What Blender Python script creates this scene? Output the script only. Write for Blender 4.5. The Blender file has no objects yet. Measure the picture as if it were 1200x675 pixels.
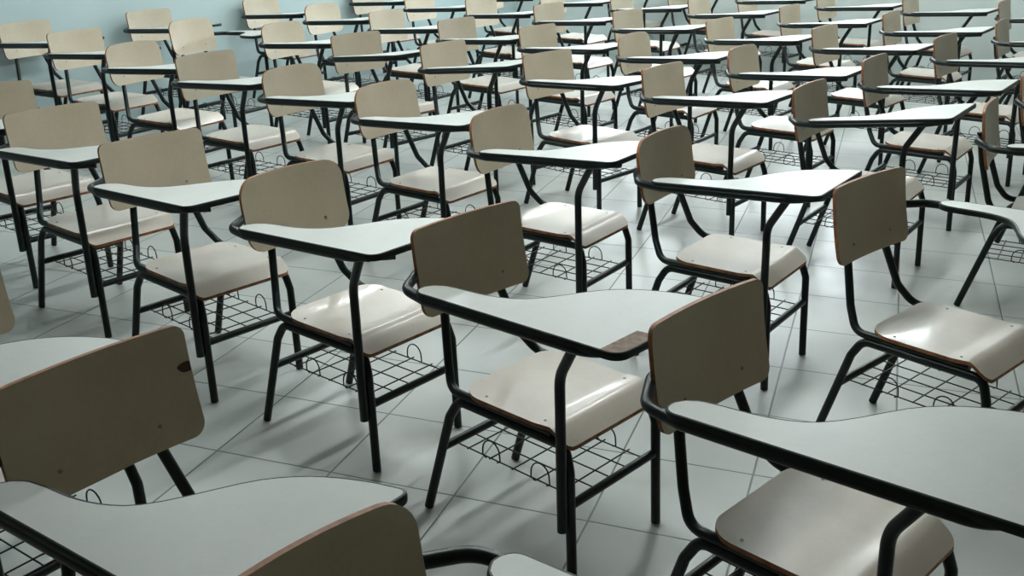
import bpy, math, random
from math import sin, cos, pi, radians, sqrt
from mathutils import Vector, Matrix

random.seed(7)
scene = bpy.context.scene
COL = scene.collection

# ------------------------------------------------------------------ materials
def nodes_of(name):
    m = bpy.data.materials.new(name); m.use_nodes = True
    nt = m.node_tree; b = nt.nodes['Principled BSDF']
    return m, nt, b

def N(nt, typ, **kw):
    n = nt.nodes.new(typ)
    for k, v in kw.items():
        if k in n.inputs.keys() if hasattr(n.inputs, 'keys') else False:
            n.inputs[k].default_value = v
        else:
            setattr(n, k, v)
    return n

def noise(nt, scale, detail=3, coord='Object', rough=0.55):
    tc = nt.nodes.new('ShaderNodeTexCoord')
    n = nt.nodes.new('ShaderNodeTexNoise')
    n.inputs['Scale'].default_value = scale
    n.inputs['Detail'].default_value = detail
    n.inputs['Roughness'].default_value = rough
    nt.links.new(tc.outputs[coord], n.inputs['Vector'])
    return n

def ramp(nt, src, stops):
    r = nt.nodes.new('ShaderNodeValToRGB')
    e = r.color_ramp.elements
    e[0].position, e[0].color = stops[0][0], (*stops[0][1], 1)
    e[1].position, e[1].color = stops[-1][0], (*stops[-1][1], 1)
    for p, c in stops[1:-1]:
        x = e.new(p); x.color = (*c, 1)
    nt.links.new(src, r.inputs['Fac'])
    return r

def mix(nt, fac, a, b, blend='MIX'):
    m = nt.nodes.new('ShaderNodeMix'); m.data_type = 'RGBA'; m.blend_type = blend
    for sock, val in ((m.inputs[0], fac), (m.inputs[6], a), (m.inputs[7], b)):
        if isinstance(val, bpy.types.NodeSocket): nt.links.new(val, sock)
        elif isinstance(val, (int, float)): sock.default_value = val
        else: sock.default_value = (*val, 1)
    return m.outputs[2]

def bump(nt, b, src, strength, dist=0.002):
    n = nt.nodes.new('ShaderNodeBump')
    n.inputs['Strength'].default_value = strength
    n.inputs['Distance'].default_value = dist
    nt.links.new(src, n.inputs['Height'])
    nt.links.new(n.outputs[0], b.inputs['Normal'])

def mat_laminate(name, lo, hi, rough, spot=0.0, coat=0.0):
    m, nt, b = nodes_of(name)
    n = noise(nt, 6, 4)
    c = ramp(nt, n.outputs['Fac'], [(0.3, lo), (0.7, hi)]).outputs[0]
    if spot:
        n2 = noise(nt, 90, 2)
        s = ramp(nt, n2.outputs['Fac'], [(0.3, (0.0,)*3), (0.7, (1.0,)*3)]).outputs[0]
        c = mix(nt, s, c, mix(nt, 1.0, c, (1 - spot,)*3, 'MULTIPLY'))
    # slight difference from board to board
    oi = nt.nodes.new('ShaderNodeObjectInfo')
    h = nt.nodes.new('ShaderNodeMapRange')
    h.inputs[3].default_value = 0.92; h.inputs[4].default_value = 1.06
    nt.links.new(oi.outputs['Random'], h.inputs[0])
    cc = nt.nodes.new('ShaderNodeCombineColor')
    for k in range(3): nt.links.new(h.outputs[0], cc.inputs[k])
    c = mix(nt, 1.0, c, cc.outputs[0], 'MULTIPLY')
    nt.links.new(c, b.inputs['Base Color'])
    b.inputs['Roughness'].default_value = rough
    b.inputs['Coat Weight'].default_value = coat
    b.inputs['Coat Roughness'].default_value = 0.12
    nb = noise(nt, 14, 2)
    bump(nt, b, nb.outputs['Fac'], 0.10, 0.01)
    return m

M = {}
M['seat'] = mat_laminate('seat_laminate', (0.57, 0.505, 0.44), (0.64, 0.575, 0.505), 0.34, 0.04, 0.25)
M['back'] = mat_laminate('backrest_laminate', (0.435, 0.37, 0.27), (0.495, 0.425, 0.32), 0.42, 0.06, 0.1)
M['tablet'] = mat_laminate('tablet_laminate', (0.575, 0.585, 0.56), (0.63, 0.64, 0.61), 0.45, 0.03, 0.05)

def mat_ply():
    m, nt, b = nodes_of('plywood_edge')
    tc = nt.nodes.new('ShaderNodeTexCoord')
    w = nt.nodes.new('ShaderNodeTexNoise'); w.inputs['Scale'].default_value = 40
    nt.links.new(tc.outputs['Object'], w.inputs['Vector'])
    c = ramp(nt, w.outputs['Fac'], [(0.3, (0.17, 0.06, 0.022)), (0.7, (0.36, 0.14, 0.05))]).outputs[0]
    nt.links.new(c, b.inputs['Base Color']); b.inputs['Roughness'].default_value = 0.6
    return m
M['ply'] = mat_ply()

def mat_plain(name, col, rough, metal=0.0, var=0.15, scale=25, spec=0.5):
    m, nt, b = nodes_of(name)
    n = noise(nt, scale, 3)
    lo = tuple(max(0, c*(1-var)) for c in col); hi = tuple(c*(1+var) for c in col)
    c = ramp(nt, n.outputs['Fac'], [(0.3, lo), (0.7, hi)]).outputs[0]
    nt.links.new(c, b.inputs['Base Color'])
    b.inputs['Roughness'].default_value = rough; b.inputs['Metallic'].default_value = metal
    b.inputs['Specular IOR Level'].default_value = spec
    return m
M['steel'] = mat_plain('dark_green_black_paint', (0.0045, 0.0105, 0.0105), 0.36, spec=0.3)
M['edge'] = mat_plain('black_edge_band', (0.005, 0.010, 0.010), 0.5, spec=0.3)
M['wire'] = mat_plain('dark_wire', (0.007, 0.013, 0.013), 0.45, spec=0.3)
M['rivet'] = mat_plain('dull_metal_rivet', (0.22, 0.21, 0.19), 0.4, 0.8)
M['chip'] = mat_plain('bare_chipped_board', (0.23, 0.165, 0.125), 0.85, 0, 0.3, 60)
M['white_paint'] = mat_plain('white_painted_metal', (0.75, 0.76, 0.74), 0.5, 0, 0.03)
M['stain'] = mat_plain('dark_red_stain', (0.06, 0.02, 0.012), 0.6)
M['rubber'] = mat_plain('black_rubber', (0.008, 0.012, 0.012), 0.7)

TILE = 0.44
def mat_floor():
    m, nt, b = nodes_of('glazed_floor_tiles')
    geo = nt.nodes.new('ShaderNodeNewGeometry')
    sc = nt.nodes.new('ShaderNodeVectorMath'); sc.operation = 'SCALE'
    sc.inputs['Scale'].default_value = 1.0 / TILE
    nt.links.new(geo.outputs['Position'], sc.inputs[0])
    sep = nt.nodes.new('ShaderNodeSeparateXYZ'); nt.links.new(sc.outputs[0], sep.inputs[0])
    def math_(op, a, bb=None, c=None):
        n = nt.nodes.new('ShaderNodeMath'); n.operation = op
        for i, v in enumerate((a, bb, c)):
            if v is None: continue
            if isinstance(v, bpy.types.NodeSocket): nt.links.new(v, n.inputs[i])
            else: n.inputs[i].default_value = v
        return n.outputs[0]
    def dist(v):  # distance to the nearest joint
        f = math_('FRACT', v)
        return math_('MINIMUM', f, math_('SUBTRACT', 1.0, f))
    dx, dy = dist(sep.outputs[0]), dist(sep.outputs[1])
    # joints seen along x are broken and faint, the ones along y crisp
    d = math_('MINIMUM', dx, dy)
    line = nt.nodes.new('ShaderNodeMapRange'); line.interpolation_type = 'SMOOTHSTEP'
    line.inputs[1].default_value = 0.004; line.inputs[2].default_value = 0.0105
    line.inputs[3].default_value = 1; line.inputs[4].default_value = 0
    nt.links.new(d, line.inputs[0])
    # tile by tile tint
    fl = nt.nodes.new('ShaderNodeVectorMath'); fl.operation = 'FLOOR'; nt.links.new(sc.outputs[0], fl.inputs[0])
    wn = nt.nodes.new('ShaderNodeTexWhiteNoise'); nt.links.new(fl.outputs[0], wn.inputs['Vector'])
    tint = ramp(nt, wn.outputs['Value'], [(0, (0.505, 0.53, 0.515)), (1, (0.55, 0.57, 0.555))]).outputs[0]
    n1 = nt.nodes.new('ShaderNodeTexNoise'); n1.inputs['Scale'].default_value = 2.3; n1.inputs['Detail'].default_value = 5
    nt.links.new(geo.outputs['Position'], n1.inputs['Vector'])
    dirt = ramp(nt, n1.outputs['Fac'], [(0.42, (1, 1, 1)), (0.62, (0.93, 0.92, 0.90)), (0.74, (0.78, 0.755, 0.71))]).outputs[0]
    c = mix(nt, 1.0, tint, dirt, 'MULTIPLY')
    c = mix(nt, line.outputs[0], c, (0.10, 0.12, 0.115))
    nt.links.new(c, b.inputs['Base Color'])
    n2 = nt.nodes.new('ShaderNodeTexNoise'); n2.inputs['Scale'].default_value = 5; n2.inputs['Detail'].default_value = 4
    nt.links.new(geo.outputs['Position'], n2.inputs['Vector'])
    r = nt.nodes.new('ShaderNodeMapRange'); r.inputs[3].default_value = 0.24; r.inputs[4].default_value = 0.42
    nt.links.new(n2.outputs['Fac'], r.inputs[0]); nt.links.new(r.outputs[0], b.inputs['Roughness'])
    bp = nt.nodes.new('ShaderNodeBump'); bp.invert = True
    bp.inputs['Strength'].default_value = 0.5; bp.inputs['Distance'].default_value = 0.002
    nt.links.new(line.outputs[0], bp.inputs['Height']); nt.links.new(bp.outputs[0], b.inputs['Normal'])
    return m
M['floor'] = mat_floor()

def mat_wall(name, lo, hi, rough=0.55):
    m, nt, b = nodes_of(name)
    geo = nt.nodes.new('ShaderNodeNewGeometry')
    n = nt.nodes.new('ShaderNodeTexNoise'); n.inputs['Scale'].default_value = 1.6; n.inputs['Detail'].default_value = 5
    nt.links.new(geo.outputs['Position'], n.inputs['Vector'])
    c = ramp(nt, n.outputs['Fac'], [(0.3, lo), (0.7, hi)]).outputs[0]
    nt.links.new(c, b.inputs['Base Color']); b.inputs['Roughness'].default_value = rough
    n2 = nt.nodes.new('ShaderNodeTexNoise'); n2.inputs['Scale'].default_value = 120
    nt.links.new(geo.outputs['Position'], n2.inputs['Vector'])
    bump(nt, b, n2.outputs['Fac'], 0.15, 0.002)
    return m
M['wall_teal'] = mat_wall('pale_teal_wall_paint', (0.40, 0.505, 0.515), (0.44, 0.545, 0.555), 0.4)
M['wall_pale'] = mat_wall('pale_grey_green_wall_paint', (0.60, 0.665, 0.655), (0.65, 0.715, 0.70), 0.4)
M['wall_bounce'] = mat_wall('ochre_bounce_wall', (0.25, 0.195, 0.095), (0.28, 0.22, 0.11), 0.6)  # invented ochre for the unseen walls, dims and warms their bounce onto the backrests
M['ceiling'] = mat_wall('white_ceiling_paint', (0.5, 0.52, 0.51), (0.54, 0.56, 0.55), 0.8)

def mat_emit(name, col, strength):
    m = bpy.data.materials.new(name); m.use_nodes = True
    nt = m.node_tree; nt.nodes.clear()
    e = nt.nodes.new('ShaderNodeEmission'); o = nt.nodes.new('ShaderNodeOutputMaterial')
    e.inputs[0].default_value = (*col, 1); e.inputs[1].default_value = strength
    nt.links.new(e.outputs[0], o.inputs[0])
    return m

# ------------------------------------------------------------------ mesh helpers
class MB:
    """collects vertices and faces, then becomes ONE mesh"""
    def __init__(s): s.v = []; s.f = []; s.m = []
    def add(s, vs, fs, mi=0):
        k = len(s.v); s.v += [tuple(v) for v in vs]
        s.f += [tuple(i + k for i in f) for f in fs]
        s.m += [mi] * len(fs) if isinstance(mi, int) else list(mi)
    def box(s, a, b, mi=0):
        x0, y0, z0 = a; x1, y1, z1 = b
        s.add([(x0,y0,z0),(x1,y0,z0),(x1,y1,z0),(x0,y1,z0),(x0,y0,z1),(x1,y0,z1),(x1,y1,z1),(x0,y1,z1)],
              [(0,3,2,1),(4,5,6,7),(0,1,5,4),(1,2,6,5),(2,3,7,6),(3,0,4,7)], mi)
    def tube(s, pts, r, seg=12, fillet=0.0, cap=True, mi=0):
        path = fillet_path([Vector(p) for p in pts], fillet)
        n = len(path); rings = []
        t = (path[1] - path[0]).normalized()
        up = Vector((0, 0, 1)) if abs(t.z) < 0.9 else Vector((1, 0, 0))
        nrm = t.cross(up).normalized()
        for i in range(n):
            if i == 0: t2 = (path[1] - path[0]).normalized()
            elif i == n - 1: t2 = (path[-1] - path[-2]).normalized()
            else: t2 = ((path[i+1] - path[i]).normalized() + (path[i] - path[i-1]).normalized()).normalized()
            q = t.rotation_difference(t2); nrm = (q @ nrm); nrm = (nrm - t2 * nrm.dot(t2)).normalized(); t = t2
            bi = t.cross(nrm)
            rings.append([path[i] + (nrm * cos(2*pi*k/seg) + bi * sin(2*pi*k/seg)) * r for k in range(seg)])
        vs = [v for ring in rings for v in ring]; fs = []
        for i in range(n - 1):
            for k in range(seg):
                a = i*seg + k; b = i*seg + (k+1) % seg
                fs.append((a, b, b + seg, a + seg))
        if cap:
            fs.append(tuple(reversed(range(seg)))); fs.append(tuple(range((n-1)*seg, n*seg)))
        s.add(vs, fs, mi)
    def mesh(s, name, mats, sharp=40, flip_y=False):
        vs = [(x, -y, z) for x, y, z in s.v] if flip_y else s.v
        fs = [tuple(reversed(f)) for f in s.f] if flip_y else s.f
        me = bpy.data.meshes.new(name); me.from_pydata(vs, [], fs); me.update()
        for m in mats: me.materials.append(m)
        me.polygons.foreach_set('material_index', s.m)
        me.polygons.foreach_set('use_smooth', [True] * len(fs))
        me.set_sharp_from_angle(angle=radians(sharp))
        me.validate(); me.update()
        return me

def fillet_path(p, r, n=7):
    if r <= 0 or len(p) < 3: return p
    out = [p[0]]
    for i in range(1, len(p) - 1):
        a, b, c = p[i-1], p[i], p[i+1]
        u = (a - b); w = (c - b); lu, lw = u.length, w.length; u.normalize(); w.normalize()
        ang = u.angle(w)
        if ang > pi - 0.03: out.append(b); continue
        d = min(r / math.tan(ang / 2), lu * 0.48, lw * 0.48); rr = d * math.tan(ang / 2)
        cen = b + (u + w).normalized() * (rr / sin(ang / 2))
        s0 = b + u * d - cen; s1 = b + w * d - cen
        tot = s0.angle(s1)
        for k in range(n + 1):
            f = k / n
            out.append(cen + (s0 * sin((1-f)*tot) + s1 * sin(f*tot)) / sin(tot))
    out.append(p[-1])
    return out

def slab(mb, ts, lo, hi, rows, surf, thick, mi_top=0, mi_rim=1, mi_bot=0):
    """board: columns ts, each from lo(t) to hi(t), surf(t, s) -> point on the face; thick = Vector or function"""
    nc = len(ts); top = []; bot = []
    for t in ts:
        a, b = lo(t), hi(t)
        for j in range(rows + 1):
            sj = 0.5 - 0.5 * cos(pi * j / rows); s_ = a + (b - a) * (0.35 * j / rows + 0.65 * sj)
            p = Vector(surf(t, s_)); top.append(p); bot.append(p + (thick(t, s_) if callable(thick) else Vector(thick)))
    R = rows + 1; k = len(top); vs = top + bot; fs = []; ms = []
    for i in range(nc - 1):
        for j in range(rows):
            a = i*R + j
            fs.append((a, a + R, a + R + 1, a + 1)); ms.append(mi_top)
            fs.append((k + a, k + a + 1, k + a + R + 1, k + a + R)); ms.append(mi_bot)
    for i in range(nc - 1):
        a = i*R; fs.append((a, k + a, k + a + R, a + R)); ms.append(mi_rim)
        a = i*R + rows; fs.append((a, a + R, k + a + R, k + a)); ms.append(mi_rim)
    for j in range(rows):
        a = j; fs.append((a, a + 1, k + a + 1, k + a)); ms.append(mi_rim)
        a = (nc - 1)*R + j; fs.append((a, k + a, k + a + 1, a + 1)); ms.append(mi_rim)
    mb.add(vs, fs, ms)

def link(o, parent=None):
    COL.objects.link(o)
    if parent is not None: o.parent = parent
    return o
def obj(name, me, parent=None):
    return link(bpy.data.objects.new(name, me), parent)

# ------------------------------------------------------------------ the chair (local: x forward, y to the sitter's left)
RT = 0.0145                                   # tube radius
def columns(w, r, n=14, k=6):
    """column positions from -w to w, dense in the rounded ends"""
    e = [w - r + r * sin(pi/2 * i / k) for i in range(1, k + 1)]
    mid = [-(w - r) + 2*(w - r) * i / n for i in range(n + 1)]
    return [-x for x in reversed(e)] + mid + e
def round_cut(t, w, r):
    d = abs(t) - (w - r)
    return 0.0 if d <= 0 else r - sqrt(max(0.0, r*r - d*d))

def backrest_mesh(r_top, r_bot, crown, stain=False):
    mb = MB(); w = 0.2235; z0, z1 = 0.647, 0.904
    # the profile leans back, and is hollowed a little across
    def surf(t, s):
        f = (s - z0) / (z1 - z0)
        return (0.046 - 0.048 * f - 0.014 * (1 - (t / w) ** 2) - 0.006*sin(pi*f), t, s)
    ts = columns(w, max(r_top, r_bot))
    slab(mb, ts, lambda t: z0 + round_cut(t, w, r_bot),
         lambda t: z1 - round_cut(t, w, r_top) - crown * (t / w) ** 2, 10, surf,
         Vector((-0.0125, 0, -0.001)), 0, 1, 0)
    return mb

def seat_mesh():
    mb = MB(); w = 0.207
    x0, x1 = 0.150, 0.560
    def surf(t, s):
        u = (s - 0.22) / 0.26
        z = 0.4525
        if s < 0.24: z += 0.006 * ((0.24 - s) / 0.09) ** 2
        if s > 0.44: z += 0.006 * min(1, (s - 0.44) / 0.055)
        if s > 0.495:
            q = min(1.0, (s - 0.495) / 0.065); z -= 0.045 * q ** 1.15
        z -= 0.004 * (1 - (t / w) ** 2) * max(0, min(1, (s - 0.15) / 0.1)) * max(0, min(1, (0.52 - s) / 0.1))
        return (s, t, z)
    def hi(t): return x1 - round_cut(t, w, 0.03)
    def lo(t): return x0 + round_cut(t, w, 0.075)
    ts = columns(w, 0.075)
    slab(mb, ts, lo, hi, 22, surf, Vector((0, 0, -0.0125)), 0, 1, 1)
    return mb

# tablet outline: outer edge straight, arm rest swelling to the desk in an S
S_PTS = [(0.108, -0.285), (0.12, -0.262), (0.15, -0.243), (0.20, -0.236), (0.27, -0.233), (0.33, -0.219), (0.385, -0.192),
         (0.42, -0.150), (0.455, -0.088), (0.49, -0.020), (0.53, 0.025), (0.58, 0.062), (0.63, 0.085), (0.69, 0.105), (0.76, 0.118)]
FX = 0.760                                     # front edge
def inner(x):
    p = S_PTS
    if x <= p[0][0]: return p[0][1]
    for (xa, ya), (xb, yb) in zip(p, p[1:]):
        if x <= xb:
            f = (x - xa) / (xb - xa); return ya + (yb - ya) * f
    return p[-1][1]
def smooth_inner(x):
    return sum(inner(x + d) for d in (-0.02, -0.01, 0, 0.01, 0.02)) / 5 if x > 0.2 else inner(x)
OUT_Y = -0.332
def outer(x):
    d = 0.0
    if x < 0.143: d = 0.035 - sqrt(max(0, 0.035**2 - (0.143 - x)**2))
    if x > FX - 0.035: q = x - (FX - 0.035); d = 0.035 - sqrt(max(0, 0.035**2 - q*q))
    return OUT_Y + d
def inner_e(x):
    y = smooth_inner(x)
    if x > FX - 0.02: q = x - (FX - 0.02); y -= 0.02 - sqrt(max(0, 0.02**2 - q*q))
    return y
def tablet_cols():
    a = [0.108 + 0.035 * (1 - cos(pi/2 * i / 5)) for i in range(6)]
    b = [0.155 + (FX - 0.035 - 0.155) * i / 26 for i in range(27)]
    c = [FX - 0.035 + 0.035 * sin(pi/2 * i / 6) for i in range(1, 7)]
    return a + b + c
SL = 0.066
def TZ(x): return 0.786 + SL * (x - 0.14)
def tablet_mesh(chip=False):
    mb = MB()
    slab(mb, tablet_cols(), lambda x: outer(x) + 0.0035, lambda x: inner_e(x) - 0.0035, 8,
         lambda x, y: (x, y, TZ(x)), Vector((0, 0, -0.016)), 0, 0, 0)
    if chip:   # material of the worn-off corner
        for i, f in enumerate(mb.f):
            c = sum((Vector(mb.v[k]) for k in f), Vector()) / len(f)
            if c.x > FX - 0.055 and c.y < -0.165 and c.z > TZ(c.x) - 0.001 and (c.x - FX + 0.055) * 1.6 + (-0.205 - c.y) * 0.30 > 0.012: mb.m[i] = 1
    return mb
def edge_mesh():
    mb = MB(); xs = tablet_cols()
    loop = [(x, outer(x)) for x in xs] + [(FX, outer(FX) + (inner_e(FX) - outer(FX)) * i / 6) for i in range(1, 6)] + \
           [(x, inner_e(x)) for x in reversed(xs)] + [(xs[0], outer(xs[0]) * (1 - i/3) + inner_e(xs[0]) * i/3) for i in (2, 1)]
    n = len(loop); cx = sum(p[0] for p in loop) / n
    nrm = []
    for i in range(n):
        a, b = Vector(loop[i-1]), Vector(loop[(i+1) % n]); d = (b - a)
        nrm.append(Vector((d.y, -d.x)).normalized() if d.length > 1e-6 else Vector((0, -1)))
    prof = [(-0.006, -0.0005), (-0.0015, 0.0008), (0.0015, -0.001), (0.0025, -0.006), (0.0025, -0.017), (0.001, -0.020), (-0.006, -0.020)]
    vs = []; P = len(prof)
    for i in range(n):
        for o, z in prof: vs.append((loop[i][0] + nrm[i].x * o, loop[i][1] + nrm[i].y * o, TZ(loop[i][0]) + z))
    fs = [(i*P + k, i*P + (k+1) % P, ((i+1) % n)*P + (k+1) % P, ((i+1) % n)*P + k) for i in range(n) for k in range(P)]
    mb.add(vs, fs)
    return mb

def leg_mb(front, side):
    mb = MB(); y = 0.199 * side; yt = 0.190 * side
    if front: pts = [(0.575, y, 0.004), (0.558, y*0.99, 0.34), (0.535, yt, 0.409), (0.475, yt, 0.409)]
    else: pts = [(0.0, y, 0.004), (0.102, y*0.99, 0.35), (0.135, yt, 0.409), (0.20, yt, 0.409)]
    mb.tube(pts, RT, 12, 0.045)
    return mb
def rail_mb(side):
    mb = MB(); yt = 0.190 * side
    mb.tube([(0.19, yt, 0.409), (0.485, yt, 0.409)], RT, 12)
    return mb
def post_mb(side):
    mb = MB()
    mb.tube([(-0.0225, 0.114*side, 0.795), (0.004, 0.116*side, 0.662), (0.058, 0.155*side, 0.50), (0.105, 0.190*side, 0.433), (0.49, 0.190*side, 0.434)], RT - 0.001, 12, 0.06)
    return mb
def cross_mb(x):
    mb = MB(); mb.tube([(x, -0.192, 0.238), (x, 0.192, 0.238)], RT - 0.001, 12)
    return mb
def support_mb():
    mb = MB()
    mb.tube([(0.560, -0.2265, 0.195), (0.543, -0.2265, 0.652), (0.628, -0.262, 0.788)], RT, 12, 0.10)
    return mb
def arm_mb():
    mb = MB()
    z = lambda x: TZ(x) - 0.0220
    mb.tube([(-0.026, -0.112, 0.768), (-0.020, -0.190, 0.766), (0.052, -0.306, 0.764), (0.155, -0.3235, z(0.155)), (FX - 0.10, -0.3235, z(FX - 0.10)), (FX - 0.025, -0.225, z(FX - 0.025) - 0.006)], RT, 12, 0.07)
    return mb
def mount_mb():
    mb = MB(); mb.box((0.36, -0.290, 0.770), (0.62, -0.262, 0.785))
    return mb
def basket_mb():
    mb = MB(); r = 0.0025; z = 0.236
    for i in range(5):
        y = -0.150 + 0.30 * i / 4
        mb.tube([(0.075, y, z), (0.553, y, z)], r, 5)
    for i in range(5):
        x = 0.135 + 0.36 * i / 4
        mb.tube([(x, -0.160, z + 0.003), (x, 0.160, z + 0.003)], r, 5)
    for sy in (-0.152, 0.152):
        for cx in (0.225, 0.415):
            pts = [(cx - 0.020, sy, z - 0.004), (cx - 0.034, sy, z + 0.004)] + [(cx - 0.034 * cos(pi * k / 9), sy, z + 0.022 + 0.036 * sin(pi * k / 9)) for k in range(10)] + [(cx + 0.036, sy, z + 0.002), (cx + 0.024, sy, z - 0.004)]
            mb.tube(pts, r, 5)
    return mb
def rivet_mb(p, nx):
    mb = MB(); p = Vector(p); nx = Vector(nx).normalized()
    mb.tube([p, p + nx * 0.0018], 0.0045, 10)
    return mb

PROTO = {}
def part_meshes(left, rounded):
    """mesh data shared by every chair of a kind"""
    key = (left, rounded)
    if key in PROTO: return PROTO[key]
    fl = left
    P = []
    back = backrest_mesh(0.062, 0.055, 0.012) if rounded else backrest_mesh(0.026, 0.034, 0.002)
    P.append(('backrest', back.mesh('backrest', [M['back'], M['ply']], 50, fl), 0))
    for yy in (-0.118, 0.118):
        P.append(('rivet', rivet_mb((0.0235, yy, 0.70), (1, 0, 0.15)).mesh('rivet', [M['rivet']], 40, fl), 1))
    P.append(('seat', seat_mesh().mesh('seat', [M['seat'], M['ply']], 50, fl), 0))
    for yy in (-0.178, 0.178):
        for xx in (0.235, 0.455):
            P.append(('rivet', rivet_mb((xx, yy, 0.4518 if xx < .3 else 0.453), (0, 0, 1)).mesh('rivet', [M['rivet']], 40, fl), 1))
    for side in (-1, 1):
        P.append(('leg', leg_mb(True, side).mesh('leg', [M['steel']], 40, fl), 0))
        P.append(('leg', leg_mb(False, side).mesh('leg', [M['steel']], 40, fl), 0))
        P.append(('seat_rail', rail_mb(side).mesh('seat_rail', [M['steel']], 40, fl), 0))
        P.append(('backrest_post', post_mb(side).mesh('backrest_post', [M['steel']], 40, fl), 0))
    P.append(('crossbar', cross_mb(0.071).mesh('crossbar', [M['steel']], 40, fl), 0))
    P.append(('crossbar', cross_mb(0.560).mesh('crossbar', [M['steel']], 40, fl), 0))
    P.append(('wire_basket', basket_mb().mesh('wire_basket', [M['wire']], 60, fl), 0))
    P.append(('tablet_support', support_mb().mesh('tablet_support', [M['steel']], 40, fl), 0))
    P.append(('arm_tube', arm_mb().mesh('arm_tube', [M['steel']], 40, fl), 0))
    P.append(('tablet', tablet_mesh().mesh('tablet', [M['tablet'], M['chip']], 50, fl), 0))
    P.append(('edge_band', edge_mesh().mesh('edge_band', [M['edge']], 50, fl), 1))
    PROTO[key] = P
    return P

def make_chair(x, y, h, label, left=False, rounded=False):
    root = bpy.data.objects.new('tablet_arm_chair', None)
    root.location = (x, y, 0); root.rotation_euler = (0, 0, radians(h)); root.empty_display_size = 0.1
    COL.objects.link(root)
    root['label'] = label; root['category'] = 'desk chair'; root['group'] = 'tablet arm chairs standing in lines across the classroom'
    last = root; made = {}
    for name, me, depth in part_meshes(left, rounded):
        o = obj(name, me, root if depth == 0 else last)
        if depth == 0: last = o
        made.setdefault(name, []).append(o)
    return root, made

# ------------------------------------------------------------------ where the chairs stand
# line by line, from the one nearest the camera; inside a line from the back wall forward: (x, y, heading, rounded, left, note)
LINES = [
 [(-0.30, -1.20, -16, 0, 0), (0.557, -1.535, -17, 0, 0), (1.31, -1.99, -21, 1, 1)],
 [(-2.24, 1.02, -20, 0, 0), (-1.49, 0.63, -20, 0, 0), (-0.68, 0.27, -22, 0, 0), (0.11, 0.00, -20, 1, 0), (0.91, -0.34, -23, 0, 0), (1.70, -0.81, -25, 0, 0)],
 [(-4.22, 3.37, -11, 0, 0), (-3.46, 3.04, -12, 0, 0), (-2.64, 2.63, -10, 1, 0), (-1.87, 2.335, -15, 0, 0), (-1.11, 2.055, -15, 1, 0), (-0.36, 1.71, -17, 1, 0), (0.43, 1.24, -15, 1, 0), (1.22, 1.00, -16, 1, 0), (2.02, 0.50, -28, 0, 1)],
 [(-3.88, 4.41, -14, 0, 0), (-3.125, 3.93, -10, 1, 1), (-2.32, 3.955, -12, 1, 0), (-1.46, 3.505, -21, 0, 0), (-0.69, 3.235, -17, 0, 0), (0.09, 3.01, -23, 0, 0), (0.86, 2.70, -18, 0, 0), (1.68, 2.33, -16, 0, 0), (2.49, 2.03, -11, 0, 0)],
 [(-3.56, 5.63, -13, 0, 0), (-2.77, 5.37, -13, 1, 0), (-1.95, 4.99, -13, 0, 0), (-1.15, 4.58, -17, 0, 0), (-0.40, 4.31, -18, 0, 0), (0.37, 4.075, -15, 1, 0), (1.17, 3.64, -16, 1, 0), (1.96, 3.40, -16, 0, 0), (2.76, 3.10, -18, 0, 0)],
 [(-3.16, 7.01, -18, 0, 0), (-2.38, 6.60, -15, 0, 0), (-1.60, 6.27, -18, 0, 0), (-0.83, 5.93, -18, 0, 0), (-0.04, 5.60, -19, 0, 0), (0.79, 5.15, -18, 0, 0), (1.58, 4.90, -19, 0, 0), (2.38, 4.58, -20, 0, 0)],
 [(-2.10, 7.78, -16, 0, 0), (-1.28, 7.45, -16, 0, 0), (-0.47, 7.12, -14, 0, 0), (0.33, 6.86, -16, 0, 0), (1.19, 6.38, -16, 0, 0), (2.02, 6.05, -16, 0, 0), (2.81, 5.68, -15, 0, 0)],
 [(-1.00, 8.90, -18, 0, 0), (-0.22, 8.62, -18, 0, 0), (0.57, 8.30, -18, 0, 0), (1.39, 7.88, -18, 0, 0), (2.17, 7.62, -18, 0, 0), (2.95, 7.32, -16, 0, 0)],
]
ORD = ['first', 'second', 'third', 'fourth', 'fifth', 'sixth', 'seventh', 'eighth', 'ninth']
def line_name(i):
    return ['nearest the camera', 'second nearest the camera', 'third nearest the camera', 'fourth from the camera', 'fifth from the camera', 'sixth from the camera', 'seventh from the camera', 'farthest from the camera'][i]
SPECIAL = {
 (0, 0): 'chair cut by the photo edge, only an olive backrest corner and white tablet showing',
 (0, 1): 'chair with big dark olive backrest and a red brown stain on its edge',
 (0, 2): 'left-handed chair at the bottom of the photo, only backrest top and white armrest end showing',
 (1, 3): 'brown round-cornered chair just behind the chair with the chipped tablet',
 (1, 4): 'central chair with olive backrest and white tablet chipped bare at its corner',
 (1, 5): 'chair in front of the chipped one, its large white tablet running off the photo',
 (2, 8): 'left-handed chair with olive backrest, white tablet on its far side',
 (3, 1): 'left-handed chair with rounded pale backrest near the back wall, no tablet before it',
}
CH = {}
for li, line in enumerate(LINES):
    for ci, (x, y, h, rd, lf) in enumerate(line):
        lab = SPECIAL.get((li, ci)) or '%s chair, %s visible from the back wall in the %s line from the camera' % (
            'round-cornered' if rd else 'square-backed', ORD[ci], ORD[li])
        CH[li, ci] = make_chair(x, y, h, lab, bool(lf), bool(rd))

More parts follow.
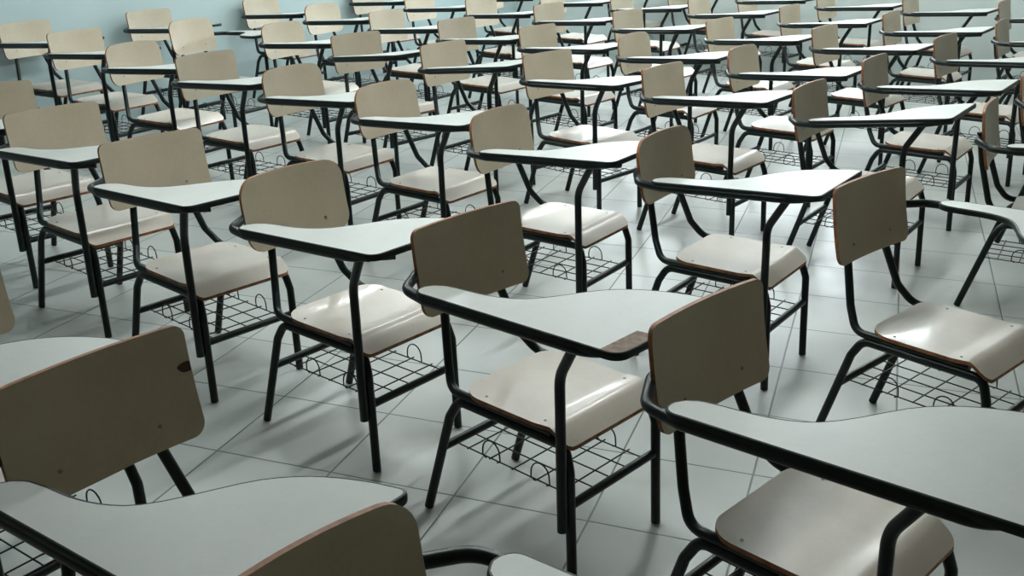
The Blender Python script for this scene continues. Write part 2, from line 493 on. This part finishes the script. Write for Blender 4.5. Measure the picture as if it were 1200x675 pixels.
# the worn corner of the central tablet, the stain on the nearest backrest
root, parts = CH[1, 4]
tb = parts['tablet'][0]
FX = 0.805                                              # this desk reaches a little farther forward
tb.data = tablet_mesh(True).mesh('tablet', [M['tablet'], M['chip']], 50)
parts['edge_band'][0].data = edge_mesh().mesh('edge_band', [M['edge']], 50)
parts['arm_tube'][0].data = arm_mb().mesh('arm_tube', [M['steel']], 40)
FX = 0.760
def tilt(parts, deg, lift):
    """this chair's tablet is worn loose and sits at its own slope"""
    pv = Vector((0.10, -0.30, 0.78)); a = Matrix.Rotation(radians(deg), 4, 'Y')
    for nm in ('tablet', 'arm_tube'): parts[nm][0].matrix_local = Matrix.Translation(pv) @ a @ Matrix.Translation(-pv)
    parts['tablet_support'][0].location = (0, 0, lift)
tilt(parts, 2.2, -0.022)
tilt(CH[3, 7][1], -3.6, 0.034)
tilt(CH[3, 4][1], -2.4, 0.022)
tilt(CH[3, 3][1], -2.4, 0.022)
tilt(CH[0, 1][1], 1.8, -0.016)
FX = 0.865                                              # the chair in front has a longer desk
pb = CH[1, 5][1]
pb['tablet'][0].data = tablet_mesh().mesh('tablet', [M['tablet'], M['chip']], 50)
pb['edge_band'][0].data = edge_mesh().mesh('edge_band', [M['edge']], 50)
pb['arm_tube'][0].data = arm_mb().mesh('arm_tube', [M['steel']], 40)
pb['tablet_support'][0].location = (0.03, 0, 0)
FX = 0.760
tb['label'] = 'white tablet with its front outer corner chipped down to bare board'
root, parts = CH[0, 1]
sb = MB()
bk = parts['backrest'][0]
def oval(cx, cz, a, b, n=18):
    pts = []
    for k in range(n):
        t = 2*pi*k/n; y = cx + a*cos(t) * (1 + 0.12*sin(3*t)); z = cz + b*sin(t); y = min(y, 0.2225)
        f = (z - 0.647)/0.257
        pts.append((0.046 - 0.048*f - 0.014*(1 - (y/0.2235)**2) - 0.006*sin(pi*f) + 0.0006, y, z))
    return pts
pts = oval(0.213, 0.805, 0.022, 0.012)
sb.add(pts + [(x - 0.0005, y, z) for x, y, z in pts], [tuple(range(18)), tuple(reversed(range(18, 36)))] + [(k, k + 18, (k+1) % 18 + 18, (k+1) % 18) for k in range(18)])
st = obj('stain', sb.mesh('stain', [M['stain']]), bk)

# ------------------------------------------------------------------ the room
HR = radians(-17)
U = Vector((cos(HR), sin(HR), 0)); V = Vector((-sin(HR), cos(HR), 0))
U0, U1, V0, V1, ZC = -5.15, 6.2, -5.2, 8.55, 3.0
def room(name, a, b, m, kind='structure'):
    """box given in room axes (u, v, z)"""
    mb = MB(); mb.box(a, b)
    mb.v = [tuple(U * x + V * y + Vector((0, 0, z))) for x, y, z in mb.v]
    o = obj(name, mb.mesh(name, [m])); o['kind'] = kind
    return o
room('floor', (U0 - .2, V0 - .2, -0.12), (U1 + .2, V1 + .2, 0), M['floor'])
room('ceiling', (U0 - .2, V0 - .2, ZC), (U1 + .2, V1 + .2, ZC + 0.12), M['ceiling'])
room('wall_back', (U0 - 0.15, V0 - .15, 0), (U0, V1 + .15, ZC), M['wall_teal'])
room('wall_front', (U1, V0 - .15, 0), (U1 + 0.15, V1 + .15, ZC), M['wall_bounce'])
room('wall_right', (U0, V0 - 0.15, 0), (U1, V0, ZC), M['wall_bounce'])
# far side wall with a band of windows above head height
WZ0, WZ1 = 1.55, 2.65
wins = [(-4.2, -2.6), (-2.1, -0.5)]
mbw = MB(); edges = [U0] + [e for w in wins for e in w] + [U1]
mbw.box((U0, V1, 0), (U1, V1 + 0.15, WZ0)); mbw.box((U0, V1, WZ1), (U1, V1 + 0.15, ZC))
for a, b in zip(edges[::2], edges[1::2]): mbw.box((a, V1, WZ0), (b, V1 + 0.15, WZ1))
mbw.v = [tuple(U * x + V * y + Vector((0, 0, z))) for x, y, z in mbw.v]
o = obj('wall_left', mbw.mesh('wall_left', [M['wall_pale']])); o['kind'] = 'structure'
for k, (a, b) in enumerate(wins):
    mf = MB(); t = 0.04; c = (a + b) / 2
    for q in ((a, a + t), (c - t/2, c + t/2), (b - t, b)): mf.box((q[0], V1 + 0.04, WZ0), (q[1], V1 + 0.09, WZ1))
    for q in ((WZ0, WZ0 + t), (WZ1 - t, WZ1)): mf.box((a, V1 + 0.04, q[0]), (b, V1 + 0.09, q[1]))
    mf.v = [tuple(U * x + V * y + Vector((0, 0, z))) for x, y, z in mf.v]
    o = obj('window_%d' % (k + 1), mf.mesh('window', [M['white_paint']])); o['kind'] = 'structure'
    la = bpy.data.lights.new('window_daylight', 'AREA'); la.shape = 'RECTANGLE'; la.size = b - a; la.size_y = WZ1 - WZ0
    la.energy = 75; la.color = (0.86, 0.96, 1.0)
    lo = bpy.data.objects.new('window_daylight', la); COL.objects.link(lo)
    lo.location = U * c + V * (V1 + 0.14) + Vector((0, 0, (WZ0 + WZ1) / 2))
    lo.rotation_euler = (radians(-90), 0, HR)

# ceiling fluorescent lamps (rows run across the room)
LAMP = mat_emit('fluorescent_tube', (0.93, 1.0, 0.985), 90.0)
rows = [(0.45, (0.2, 2.6, 5.0, 7.2)), (-2.9, (1.4, 3.8, 6.2))]
for ui, (u, vs_) in enumerate(rows):
    for vi, v in enumerate(vs_):
        e = bpy.data.objects.new('ceiling_lamp', None); COL.objects.link(e)
        e.location = U * u + V * v + Vector((0, 0, ZC)); e.rotation_euler = (0, 0, HR)
        e['label'] = 'white twin tube ceiling lamp, %s along the %s lamp row' % (ORD[vi], ('front', 'rear')[ui])
        e['category'] = 'lamp'; e['group'] = 'fluorescent ceiling lamps'
        mb = MB(); mb.box((-0.10, -0.64, -0.05), (0.10, 0.64, 0.0)); obj('lamp_housing', mb.mesh('lamp_housing', [M['white_paint']]), e)
        for dx in (-0.05, 0.05):
            mb = MB(); mb.tube([(dx, -0.60, -0.075), (dx, 0.60, -0.075)], 0.018, 10); obj('lamp_tube', mb.mesh('lamp_tube', [LAMP]), e)

# ------------------------------------------------------------------ world, camera, colour management
w = bpy.data.worlds.new('world'); scene.world = w; w.use_nodes = True
w.node_tree.nodes['Background'].inputs[0].default_value = (0.75, 0.88, 0.95, 1)
w.node_tree.nodes['Background'].inputs[1].default_value = 1.0

cam = bpy.data.cameras.new('camera'); co = bpy.data.objects.new('camera', cam); COL.objects.link(co)
cam.sensor_width = 36; cam.lens = 1221.5 / 1200 * 36; cam.clip_start = 0.05
R_ = Vector((0.94267747, 0.33367932, -0.00415838)); D_ = Vector((0.11346964, -0.33223203, -0.93634744)); F_ = Vector((-0.31382132, 0.88220179, -0.35105012))
mw = Matrix.Identity(4)
for i in range(3):
    mw[i][0] = R_[i]; mw[i][1] = -D_[i]; mw[i][2] = -F_[i]
mw[0][3], mw[1][3], mw[2][3] = 4.58621440*0.44, -6.99709201*0.44, 4.04158253*0.44
co.matrix_world = mw
scene.camera = co

scene.view_settings.view_transform = 'Standard'
try: scene.view_settings.look = 'None'
except Exception: pass
scene.view_settings.gamma = 1.0
scene.view_settings.use_curve_mapping = False
scene.view_settings.exposure = 0.12
